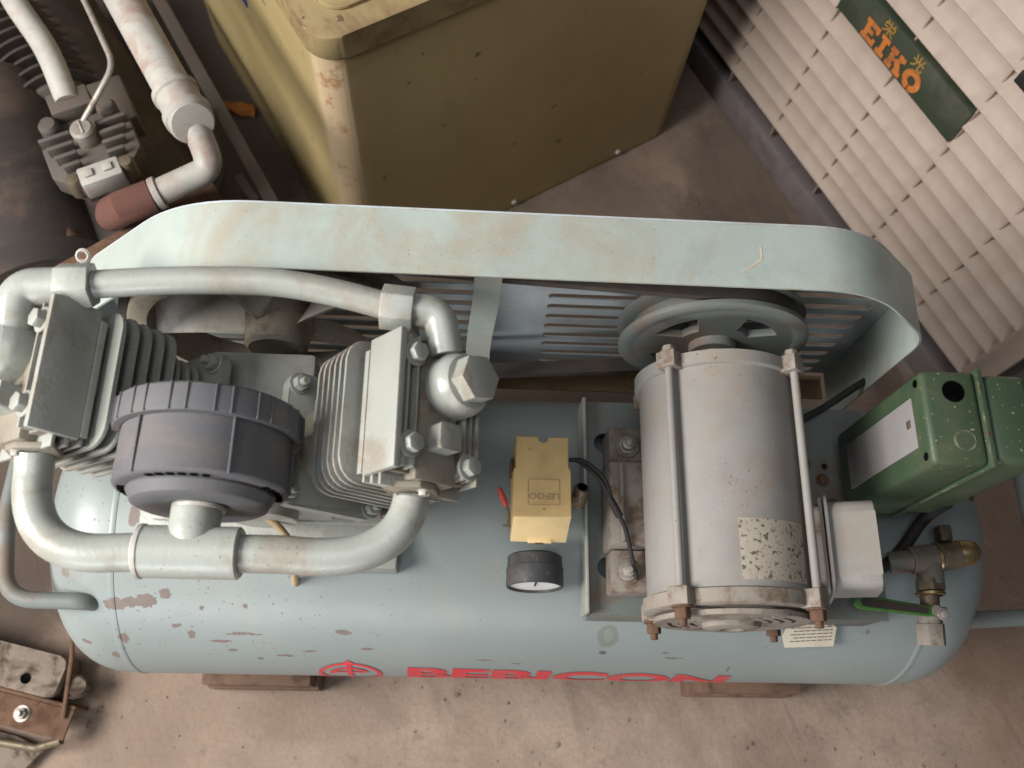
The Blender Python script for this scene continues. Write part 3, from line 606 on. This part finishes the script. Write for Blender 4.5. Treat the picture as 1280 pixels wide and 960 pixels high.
m = MB(); m.cyl((.0366, -.0012, .5665), (.0371, .001, .5695), .0055, 18, .0002); link('port_bore', m, 'black_hole', nz)
m = MB(); m.box((-.0425, .012, .55), (-.0395, .03, .575), .001); link('side_tab', m, 'rust', ps)
for dz, k in ((0, 0), (.004, .006)):
    m = MB(); m.tube(fillet([(.014, .028, .572), (.030 + k, .030, .574 + dz), (.055 + k, .008, .580), (.068, -.020, .578), (.082, -.042, .572), (.094, -.082, .552), (.098, -.095, .545)], .02, 6), .0023, 10); link('cable', m, 'black_rubber', comp)
m = MB(); m.tube([(.064, -.013, .579), (.070, -.023, .578), (.076, -.033, .575)], .0042, 12); link('cable_sleeve', m, 'black_rubber', comp)
# pressure gauge
pg = bpy.data.objects.new('pressure_gauge', None); col.objects.link(pg); pg.parent = comp
gd = Vector((0, -1, .05)).normalized(); GC = Vector((-.0105, -.066, .512))
m = MB(); m.lathe([(0, 0), (0, .028), (.002, .0305), (.014, .0308), (.0145, .0318), (.034, .0320), (.0355, .0310), (.0355, .0288), (.032, .0285)], GC, gd, 56); link('gauge_case', m, 'gauge_case', pg)
m = MB(); m.lathe([(.0325, 0), (.0325, .0288)], GC, gd, 48); link('gauge_face', m, 'gauge_face', pg)
m = MB(); m.box((-.001, -.002, 0), (.001, .020, .0008), .0002, along(GC + gd * .033, gd, (0, 0, 1))); link('needle', m, 'black_rubber', pg)
m = MB(); m.cyl((-.0105, -.0675, .508), (-.0105, -.058, .46), .007, 16); link('stem', m, 'brass_dull', pg)

# green control box
cb = bpy.data.objects.new('control_box', None); col.objects.link(cb); cb.parent = comp
m = MB(); m.box((.3500, -.010, .520), (.4060, .086, .7300), .006, seg=3); link('box_body', m, 'green_paint', cb)
m = MB(); m.box((.4060, -.0125, .518), (.4125, .0885, .7325), .0015); link('lid_flange', m, 'green_paint', cb)
m = MB(); m.box((.4125, -.0085, .522), (.4600, .0845, .7295), .008, seg=3); link('lid', m, 'green_paint', cb)
m = MB(); m.cyl((.381, .064, .7296), (.381, .064, .7306), .0112, 28, .0002); link('hole', m, 'black_hole', cb)
m = MB(); m.lathe([(0, .0100), (.0006, .0105), (0, .0110)], (.385, .014, .7299), (0, 0, 1), 32); m.cyl((.385, .014, .7292), (.385, .014, .7303), .0098, 28, .0003); link('knockout', m, 'green_paint', cb)
for y in (.075, .000): m = MB(); m.cyl((.3494, y, .7185), (.3504, y, .7185), .0042, 18, .0002); link('hole', m, 'black_hole', cb)
for y in (.067, .020):
    m = MB(); m.box((.4062, y - .003, .7322), (.4085, y + .003, .7332), .0003); link('screw_slot', m, 'rust', cb)
m = MB(); m.box((.3484, .012, .548), (.3500, .064, .708), .0006); lb = link('label_plate', m, 'grey_label', cb)
m = MB(); m.box((.3474, .035, .694), (.3485, .043, .702), .0006); link('label_mark', m, 'brass_dull', lb)
m = MB(); m.tube(fillet([(.452, -.004, .56), (.455, -.006, .50), (.430, -.040, .492), (.405, -.064, .492), (.36, -.08, .50), (.30, -.09, .53)], .025, 7), .0072, 14); link('cable', m, 'black_rubber', comp)
m = MB(); m.tube(fillet([(.31, .105, .51), (.345, .125, .505), (.39, .155, .51), (.43, .18, .50)], .03, 6), .0045, 12); link('cable', m, 'black_rubber', comp)
# outlet valve
ov = bpy.data.objects.new('outlet_valve', None); col.objects.link(ov); ov.parent = comp
ZV = .508
m = MB(); m.cyl((.405, -.062, ZV - .01), (.432, -.060, ZV), .013, 24); m.cyl((.425, -.060, ZV), (.462, -.056, ZV), .016, 28); m.cyl((.449, -.058, ZV), (.447, -.086, ZV - .002), .0150, 28); m.cyl((.445, -.058, ZV), (.445, -.058, .46), .013, 24); link('valve_tee', m, 'base_paint', ov)
m = MB(); m.lathe([(.0, .0165), (.002, .0178), (.004, .0165)], (.455, -.057, ZV), (1, .1, 0), 28); m.lathe([(0, .013), (.002, .0165), (.005, .0165), (.006, .013)], (.4455, -.094, ZV - .003), (0, -1, 0), 28); link('brass_ring', m, 'brass', ov)
m = MB(); m.cyl((.462, -.056, ZV), (.484, -.052, ZV + .006), .0155, 28); m.box((.463, -.038, ZV - .01), (.478, -.018, ZV + .008), .003); sv = link('safety_valve', m, 'brass_dull', ov)
m = MB(); m.lathe([(0, .0150), (.010, .0150), (.018, .011), (.022, .004), (.0225, 0)], (.484, -.052, ZV + .006), (1, .1, .35), 28); link('brass_plug', m, 'brass', sv)
m = MB(); m.prism(hexa(.0165), 0, .012, along((.4465, -.082, ZV - .002), (0, -1, 0))); m.cyl((.4455, -.09, ZV - .003), (.444, -.122, ZV - .008), .0105, 24); link('union', m, 'brass_dull', ov)
m = MB(); m.cyl((.444, -.112, ZV - .006), (.443, -.134, ZV - .010), .0135, 28); m.cyl((.443, -.118, ZV), (.443, -.118, ZV + .012), .0065, 20); m.prism(hexa(.0165, 20), 0, .024, along((.443, -.130, ZV - .009), (0, -1, -.12)), .001); link('valve_body', m, 'motor_casting', ov)
bolt(ov, (.449, -.122, ZV + .012), (0, 0, 1), .0052, 'zinc')
m = MB(); m.box((.432, -.1245, ZV + .0085), (.455, -.1135, ZV + .0115), .001); m.prism([(.436, -.1130), (.354, -.1010), (.349, -.1045), (.348, -.1145), (.354, -.1180), (.436, -.1250)], ZV + .0065, ZV + .0130, bev=.0028); hl = link('valve_handle', m, 'green_rubber', ov)
m = MB(); m.prism([(.432, -.1150), (.360, -.1050), (.356, -.1080), (.356, -.1130), (.360, -.1155), (.432, -.1225)], ZV + .0128, ZV + .0136); link('handle_inlay', m, 'dark_grime', hl)
# small screws near the tank end
for p in ((.52, .05, .463), (.535, .028, .462)): bolt(comp, p, (.3, .1, 1), .005, 'rust')

# paper tag lying on the tank
tg = empty('paper_tag', (.325, -.128, .437), 'small cream paper tag with printed lines below the motor', 'tag')
n_ = Vector((0, -.64, .77)); TG = frame((.3255, -.1335, .4380), (1, .06, .05), n_.cross(Vector((1, .06, .05))).normalized(), n_)
m = MB(); m.prism([(-.030, -.020), (.029, -.0215), (.031, .005), (.014, .0175), (-.002, .0185), (-.030, .006), (-.034, -.004)], .002, .0028, TG); link('tag_sheet', m, 'paper', tg)
for i in range(5):
    m = MB(); x0 = -.024 + .004 * (i % 2)
    while x0 < .024:
        w_ = random.uniform(.003, .008); m.box((x0, -.0125 + i * .0046, .0029), (min(x0 + w_, .026), -.0112 + i * .0046, .0031), 0, TG); x0 += w_ + .0012
    link('print_line', m, 'ink', tg)
m = MB(); m.cyl((.022, .008, .0027), (.022, .008, .0032), .002, 14, .0001, TG); link('eyelet', m, 'zinc', tg)

# wooden blocks under the tank
for x0, x1, lab in ((-.468, -.300, 'reddish-brown timber block under the pump end of the tank, left of the red emblem'), (.270, .438, 'brown timber block under the motor end of the tank, below the paper tag')):
    o = empty('timber_block', ((x0 + x1) / 2, 0, 0), lab, 'block', 'timber blocks under the tank')
    m = MB(); m.box((x0, -.191, 0), (x1, .18, .0500), .003); link('plank', m, 'wood', o)
    m = MB(); m.box((x0 + .004, -.1885, .0505), (x1 - .006, .178, .1035), .003); link('plank', m, 'wood', o)

# ---------------------------------------------------------------- beige cabinet behind
cab = empty('beige_cabinet', (-.2905, .533, 0), 'large beige painted metal cabinet with chipped lid behind the belt guard', 'cabinet')
ex = Vector((.851, .525, 0)).normalized(); ey = Vector((-.525, .851, 0)).normalized(); CM = frame((-.2905, .533, 0), ex, ey, (0, 0, 1))
m = MB(); b = bmesh.new()
m.prism(rrect(0, 0, .70, .66, .035, 8), .006, .585, CM, .004); link('cabinet_body', m, 'cabinet_mat' if 'cabinet_mat' in MATS else 'cabinet_paint', cab)
m = MB(); m.prism(rrect(-.004, -.004, .704, .664, .038, 8), .587, .628, CM, .008); lid = link('cabinet_lid', m, 'cabinet_lid', cab)
m = MB(); m.prism(rrect(.03, .03, .67, .63, .03, 8), .6275, .634, CM, .003); link('lid_panel', m, 'cabinet_lid', lid)
for u in (.33, .57):
    m = MB(); m.lathe([(0, .006), (.004, .005), (.006, 0)], CM @ Vector((u, 0, .020)), -ey, 16); link('foot_screw', m, 'pale_steel', cab)
m = MB(); m.box((-.0025, .292, .412), (-.0008, .37, .47), .0005, CM); link('blue_label', m, 'blue_ink', cab)

# ---------------------------------------------------------------- upright unit with grille and sign
un = empty('louvred_unit', (.57, .70, 0), 'pale beige louvred floor unit with dark green lettered sign, upper right', 'appliance')
ux = Vector((.492, -.871, 0)).normalized(); un_ = Vector((ux.y, -ux.x, 0)); un_ = un_ if un_.x < 0 else -un_
A0 = Vector((.362, 1.054, 0)); U = frame(A0, ux, (0, 0, 1), un_)      # x along the front, y up, z outward
if U.to_3x3().determinant() < 0: pass
m = MB(); m.box((-.30, 0, -.42), (.88, .07, -.045), .004, U); link('plinth', m, 'rail_steel', un)
m = MB(); m.box((-.28, .0705, -.40), (.862, .92, -.046), .01, U); link('casing', m, 'dark_grime', un)
m = MB(); m.box((-.32, .0, -.044), (.90, .066, -.002), .003, U); link('front_rail', m, 'rail_steel', un)
pitch = .0435
def louvre(u0, u1):
    b_ = MB(); bb = bmesh.new(); prof = []
    prof = [(.0455, -.0190), (.0380, -.0185), (.0300, -.0168), (.0230, -.0142), (.0165, -.0108), (.0115, -.0072), (.0070, -.0036), (.0040, -.0010), (.0022, -.0001), (.0008, -.0006), (.0002, -.0035), (.0004, -.0080)]
    prof2 = [(y - .0018, z - .003) for y, z in reversed(prof)]
    loop = prof + prof2; r = .020; us = [u0, u1]
    A = [bb.verts.new((u0, y, z)) for y, z in loop]; B = [bb.verts.new((u1, y, z)) for y, z in loop]; n = len(loop)
    for i in range(n): bb.faces.new((A[i], A[(i + 1) % n], B[(i + 1) % n], B[i]))
    bb.faces.new(A); bb.faces.new(B); b_.join(bb); return b_.mesh('slat', 40)
sl_full = louvre(-.19, .815); sl_l = louvre(-.19, .240); sl_r = louvre(.532, .815)
SIGN0, SIGN1 = .4185, .4875
rows_z = [.108 + pitch * i for i in range(18)]
for z in rows_z:
    if z + .030 > SIGN0 and z + .008 < SIGN1:
        link('slat', sl_l, 'grille_plastic', un, U @ Matrix.Translation((0, z, 0))); link('slat', sl_r, 'grille_plastic', un, U @ Matrix.Translation((0, z, 0)))
    else: link('slat', sl_full, 'grille_plastic', un, U @ Matrix.Translation((0, z, 0)))
m = MB(); m.box((-.0015, .072, -.040), (.0015, .89, -.0070), .0006); rbm = m.mesh('rib')
for u in (-.052, .094, .240, .386, .532, .678): link('rib', rbm, 'grille_plastic', un, U @ Matrix.Translation((u, 0, 0)))
m = MB(); m.prism(rrect(.812, .095, .852, .90, .018), -.045, -.004, U, .006); link('side_frame', m, 'grille_plastic', un)
m = MB(); m.box((.2415, SIGN0, -.03), (.5310, SIGN1, .0005), .001, U); sg = link('sign_plate', m, 'sign_green', un)
SM = U @ Matrix.Translation((0, 0, .0012))
def letter(parts, u0):
    m = MB()
    for p in parts: m.prism([(u0 + x, SIGN0 + .005 + y) for x, y in p], 0, .0009, SM)
    link('sign_letter', m, 'orange_ink', sg)
def bx(x0, y0, x1, y1): return [(x0, y0), (x1, y0), (x1, y1), (x0, y1)]
letter([bx(.003, 0, .012, .036), bx(.0, 0, .0029, .008), bx(.0, .028, .0029, .036), bx(.0121, 0, .031, .008), bx(.0121, .028, .031, .036), bx(.0121, .0145, .022, .0215), bx(.0245, .0081, .031, .013), bx(.0245, .023, .031, .0279)], .304)
letter([bx(.005, .0081, .014, .0279), bx(0, 0, .019, .008), bx(0, .028, .019, .036)], .341)
letter([bx(.003, .0081, .012, .0279), bx(0, 0, .015, .008), bx(0, .028, .015, .036), [(.0121, .014), (.0121, .020), (.022, .0279), (.031, .0279)], [(.016, .0165), (.0245, .0235), (.034, .0081), (.022, .0081)], bx(.0195, .028, .034, .036), bx(.020, 0, .036, .008)], .366)
m = MB()
for k in range(24):
    a0, a1 = k * 15, k * 15 + 15; m.prism([(.4235 + rx * math.cos(R_(a_)), SIGN0 + .0232 + ry * math.sin(R_(a_))) for a_, rx, ry in ((a0, .0185, .0195), (a1, .0185, .0195), (a1, .008, .0085), (a0, .008, .0085))], 0, .0009, SM)
bmesh.ops.remove_doubles(m.bm, verts=m.bm.verts, dist=1e-5); link('sign_letter', m, 'orange_ink', sg)
for ch, u in (('\u6804', .332), ('\u5149', .404)):
    t = text_mesh(ch, .026, .0003, .0003); t.transform(SM @ Matrix.Translation((u, SIGN0 + .0450, 0))); link('sign_character', t, 'gold_ink', sg)
# serifs of the letters E I K
m = MB(); m.box((.546, .578, -.003), (.60, .600, .003), .002, U); link('control_window', m, 'black_rubber', un)

# ---------------------------------------------------------------- old second compressor at the upper left
oc = empty('old_compressor', (-.72, .62, 0), 'dirty old compressor with finned head and capped pale pipe, upper left', 'compressor')
ax = Vector((.545, -.838, 0)).normalized(); side_ = Vector((ax.y, -ax.x, 0))
T0 = Vector((-.98, .98, .19)); m = MB(); m.lathe([(0, 0), (.0, .10), (.03, .15), (.06, .165), (.70, .165), (.74, .15), (.765, .10), (.77, 0)], T0, ax, 64); link('added_tank', m, 'dark_grime', oc)  # dark tank added to fill the shaded floor beneath the machine
HM = Matrix.Translation((-.622, .500, .45)) @ Matrix.Rotation(R_(27), 4, 'Z')
m = MB(); m.cyl((0, 0, -.16), (0, 0, -.02), .045, 32, M=HM); m.box((-.06, -.06, -.26), (.06, .06, -.16), .006, HM); link('crankcase', m, 'dark_grime', oc)
m = MB(); m.prism([(-.062, .02), (-.045, .060), (.030, .062), (.062, .035), (.062, -.025), (.030, -.062), (-.030, -.064), (-.062, -.03)], -.045, -.012, HM, .003); hd = link('cylinder_head', m, 'old_grey', oc)
for sx in (-1, 1):
    for k in range(4):
        m = MB(); x0, x1 = (.018, .060 - .006 * k) if sx > 0 else (-.060 + .006 * k, -.018); m.box((x0, .022 - .017 * k - .003, -.02), (x1, .022 - .017 * k + .003, .004), .0012, HM); link('fin', m, 'old_grey', hd)
    m = MB(); m.lathe([(-.02, .014), (.002, .014), (.008, .010), (.009, 0)], HM @ Vector((sx * .040, .043, 0)), (0, 0, 1), 24); link('cap_nut', m, 'old_grey', hd)
    m = MB(); m.lathe([(-.03, .011), (-.002, .011), (.003, .008), (.004, 0)], HM @ Vector((sx * .036, -.052, 0)), (0, 0, 1), 24); link('bolt', m, 'brass_dull', hd)
m = MB(); m.box((-.030, .050, -.02), (.026, .085, .012), .003, HM); link('valve_cover', m, 'old_grey', hd)
m = MB(); m.lathe([(-.02, .016), (.012, .016), (.016, .013), (.017, 0)], HM @ Vector((.0, .012, 0)), (0, 0, 1), 28); pg_ = link('plug', m, 'zinc', hd)
m = MB(); m.box((-.0012, -.011, .0165), (.0012, .011, .0185), .0005, HM @ Matrix.Translation((0, .012, 0))); link('slot', m, 'old_pipe', pg_)
m = MB(); m.box((-.028, -.070, -.03), (.028, -.040, .004), .003, HM); m.box((-.020, -.060, .004), (-.008, -.048, .008), .001, HM); m.box((.006, -.060, .004), (.018, -.048, .008), .001, HM); link('front_block', m, 'old_pipe', hd)
m = MB(); m.tube(fillet([HM @ Vector((-.004, .070, .005)), (-.690, .630, .475), (-.745, .700, .49), (-.80, .80, .49)], .03), .0165, 22); link('outlet_pipe', m, 'old_pipe', oc)
m = MB(); m.tube(fillet([HM @ Vector((.006, .022, .014)), (-.600, .555, .49), (-.585, .590, .50), (-.625, .665, .51), (-.70, .80, .52)], .02, 8), .0042, 12); link('thin_tube', m, 'zinc', oc)
# big pipe with a capped tee and an elbow to the red coupling
m = MB(); m.tube([(-.640, .780, .55), (-.472, .500, .55)], .0245, 32); bigp = link('pipe', m, 'old_pipe', oc)
d_ = Vector((.168, -.280, 0)).normalized(); e_ = Vector((-.472, .500, .55))
m = MB(); m.lathe([(-.016, .025), (-.014, .030), (-.006, .030), (-.004, .0275), (.020, .0275), (.022, .031), (.034, .031), (.036, .028)], e_, d_, 36); link('pipe_fitting', m, 'old_pipe', oc)
m = MB(); m.lathe([(0, .028), (.010, .029), (.016, .026), (.018, 0)], e_ + d_ * .034, d_ + Vector((0, 0, .5)), 36); link('end_cap', m, 'old_pipe', oc)
m = MB(); m.tube(fillet([e_ + d_ * .03, (-.440, .450, .53), (-.432, .425, .51), (-.505, .388, .498)], [.02, .03], 8), .0175, 24); link('elbow', m, 'old_pipe', oc)
m = MB(); m.cyl((-.494, .394, .499), (-.502, .390, .498), .0215, 24); link('elbow_collar', m, 'old_pipe', oc)
m = MB(); m.tube([(-.504, .388, .497), (-.540, .370, .495), (-.556, .372, .480), (-.575, .39, .44)], [.022, .0225, .022, .020], 24); link('red_coupling', m, 'rust_red', oc, label='rusty red pipe coupling')
m = MB(); m.box((-.011, -.26, .196), (.011, .26, .201), .001, frame((-.545, .775, 0), Vector((.86, .51, 0)), Vector((-.51, .86, 0)), (0, 0, 1))); link('frame_rail', m, 'old_grey', oc)
m = MB(); m.box((-.008, -.03, .19), (.008, .03, .194), .001, frame((-.47, .60, 0), Vector((.78, .62, 0)), Vector((-.62, .78, 0)), (0, 0, 1))); link('rail_clip', m, 'old_grey', oc)
m = MB(); m.lathe([(0, 0), (0, .09), (.02, .115), (.34, .115), (.36, .09), (.36, 0)], (-.86, .66, .30), (.42, -.88, 0), 56); link('motor_body', m, 'dark_grime', oc)
m = MB(); m.box((-.12, -.011, .43), (.13, .011, .452), .002, frame((-.545, .358, 0), Vector((.785, .619, 0)), Vector((-.619, .785, 0)), (0, 0, 1))); link('cross_bar', m, 'rust', oc)

m = MB(); m.lathe([(0, 0), (0, .05), (.01, .062), (.20, .062), (.21, .05), (.21, 0)], (-.86, .80, .31), (.62, -.78, 0), 40); om = link('finned_motor', m, 'old_grey', oc)
fm = MB(); fm.lathe([(-.0025, .060), (-.0025, .078), (.0025, .078), (.0025, .060)], (0, 0, 0), (0, 0, 1), 40); fmm = fm.mesh('fin')
for k in range(9): link('fin', fmm, 'dark_grime', om, along(Vector((-.86, .80, .31)) + Vector((.62, -.78, 0)).normalized() * (.022 + .021 * k), (.62, -.78, 0)))
m = MB(); m.box((-.045, -.04, .30), (.05, .045, .36), .004, HM @ Matrix.Translation((.02, .13, -.45))); link('side_cover', m, 'old_grey', oc)
m = MB(); m.tube(fillet([(-.60, .44, .40), (-.56, .47, .33), (-.52, .52, .24), (-.50, .62, .22), (-.56, .74, .22)], .05, 6), .009, 12); link('hose', m, 'black_rubber', oc)
m = MB(); m.cyl((-.70, .44, .37), (-.67, .40, .37), .016, 20); m.cyl((-.67, .40, .37), (-.655, .38, .37), .022, 20); link('drain_fitting', m, 'rust', oc)
for k in range(4): bolt(oc, HM @ Vector(((-.05, -.05, .05, .05)[k], (-.05, .05, -.05, .05)[k], -.158)), (0, 0, 1), .009, 'rust')

# orange wrapper on the floor
b = bmesh.new(); random.seed(3); g = [[b.verts.new((-.585 + .06 * i / 5 + random.uniform(-.004, .004), .915 - .025 * j / 3 - .012 * i / 5 + random.uniform(-.004, .004), .006 + random.uniform(0, .012))) for i in range(6)] for j in range(4)]
for j in range(3):
    for i in range(5): b.faces.new((g[j][i], g[j][i + 1], g[j + 1][i + 1], g[j + 1][i]))
bmesh.ops.solidify(b, geom=b.faces[:], thickness=.0006); m = MB(); m.join(b)
tag(link('wrapper', m, 'orange_wrapper'), 'crumpled orange wrapper on the floor beside the beige cabinet', 'wrapper')

# rusty bracket at the lower left
sc_ = empty('rusty_bracket', (-.70, -.23, 0), 'rusty bolted steel bracket on the floor, lower left corner', 'bracket')
BM = frame((-.675, -.215, 0), Vector((.97, -.22, 0)), Vector((.22, .97, 0)), (0, 0, 1))
m = MB(); m.box((-.20, -.050, .050), (.022, -.006, .056), .002, BM); m.box((-.20, -.006, .0), (.022, .0, .056), .002, BM); link('angle_iron', m, 'rust', sc_)
m = MB(); m.prism(rrect(-.20, .001, -.012, .062, .014), .0, .064, BM, .008); link('casting', m, 'scrap_tan', sc_)
m = MB(); m.cyl((-.062, .020, .0635), (-.062, .020, .0648), .008, 20, .0004, BM); link('hole', m, 'black_hole', sc_)
m = MB(); m.lathe([(0, .016), (.028, .0165), (.034, .012), (.034, 0)], BM @ Vector((.004, .022, .030)), (.35, .1, 1), 24); link('spigot', m, 'scrap_tan', sc_)
m = MB(); m.tube([BM @ Vector(p) for p in ((-.21, -.085, .03), (-.12, -.078, .04), (-.02, -.070, .035), (.018, -.050, .05))], .006, 12); link('wire', m, 'brass_dull', sc_)
m = MB(); m.tube([BM @ Vector(p) for p in ((.012, -.02, .06), (-.005, .06, .07), (-.035, .13, .06), (-.075, .20, .02))], .0035, 10); link('wire', m, 'rust', sc_)
m = MB(); m.prism([(-.20, -.13), (-.04, -.125), (-.012, -.07), (-.06, -.062), (-.2, -.06)], .004, .022, BM, .002); link('plate', m, 'scrap_tan', sc_)
for u in (-.05, -.10, -.135): bolt(sc_, BM @ Vector((u, -.028, .056)), (0, 0, 1), .009, 'zinc', stub=True)

# loose grit on the floor
random.seed(11); b = bmesh.new()
for k in range(260):
    x, y = random.uniform(-1.0, 1.1), random.choice((random.uniform(-.34, -.17), random.uniform(-.34, -.17), random.uniform(.3, 1.2), random.uniform(-.3, .9)))
    r = random.uniform(.0009, .0022) if random.random() < .93 else random.uniform(.0025, .0045)
    M_ = Matrix.Translation((x, y, r * .35)) @ Matrix.Rotation(random.uniform(0, 6.28), 4, 'Z') @ Matrix.Diagonal((random.uniform(.7, 1.8), 1, random.uniform(.4, .9), 1))
    n0 = len(b.verts); g_ = bmesh.ops.create_icosphere(b, subdivisions=1, radius=r, matrix=M_)
    for v in g_['verts']: v.co += Vector([random.uniform(-.25, .25) * r for _ in range(3)])
m = MB(); m.join(b); gr = link('grit', m, 'grit'); gr['kind'] = 'stuff'; gr['label'] = 'loose grit and crumbs scattered on the concrete floor'; gr['category'] = 'grit'
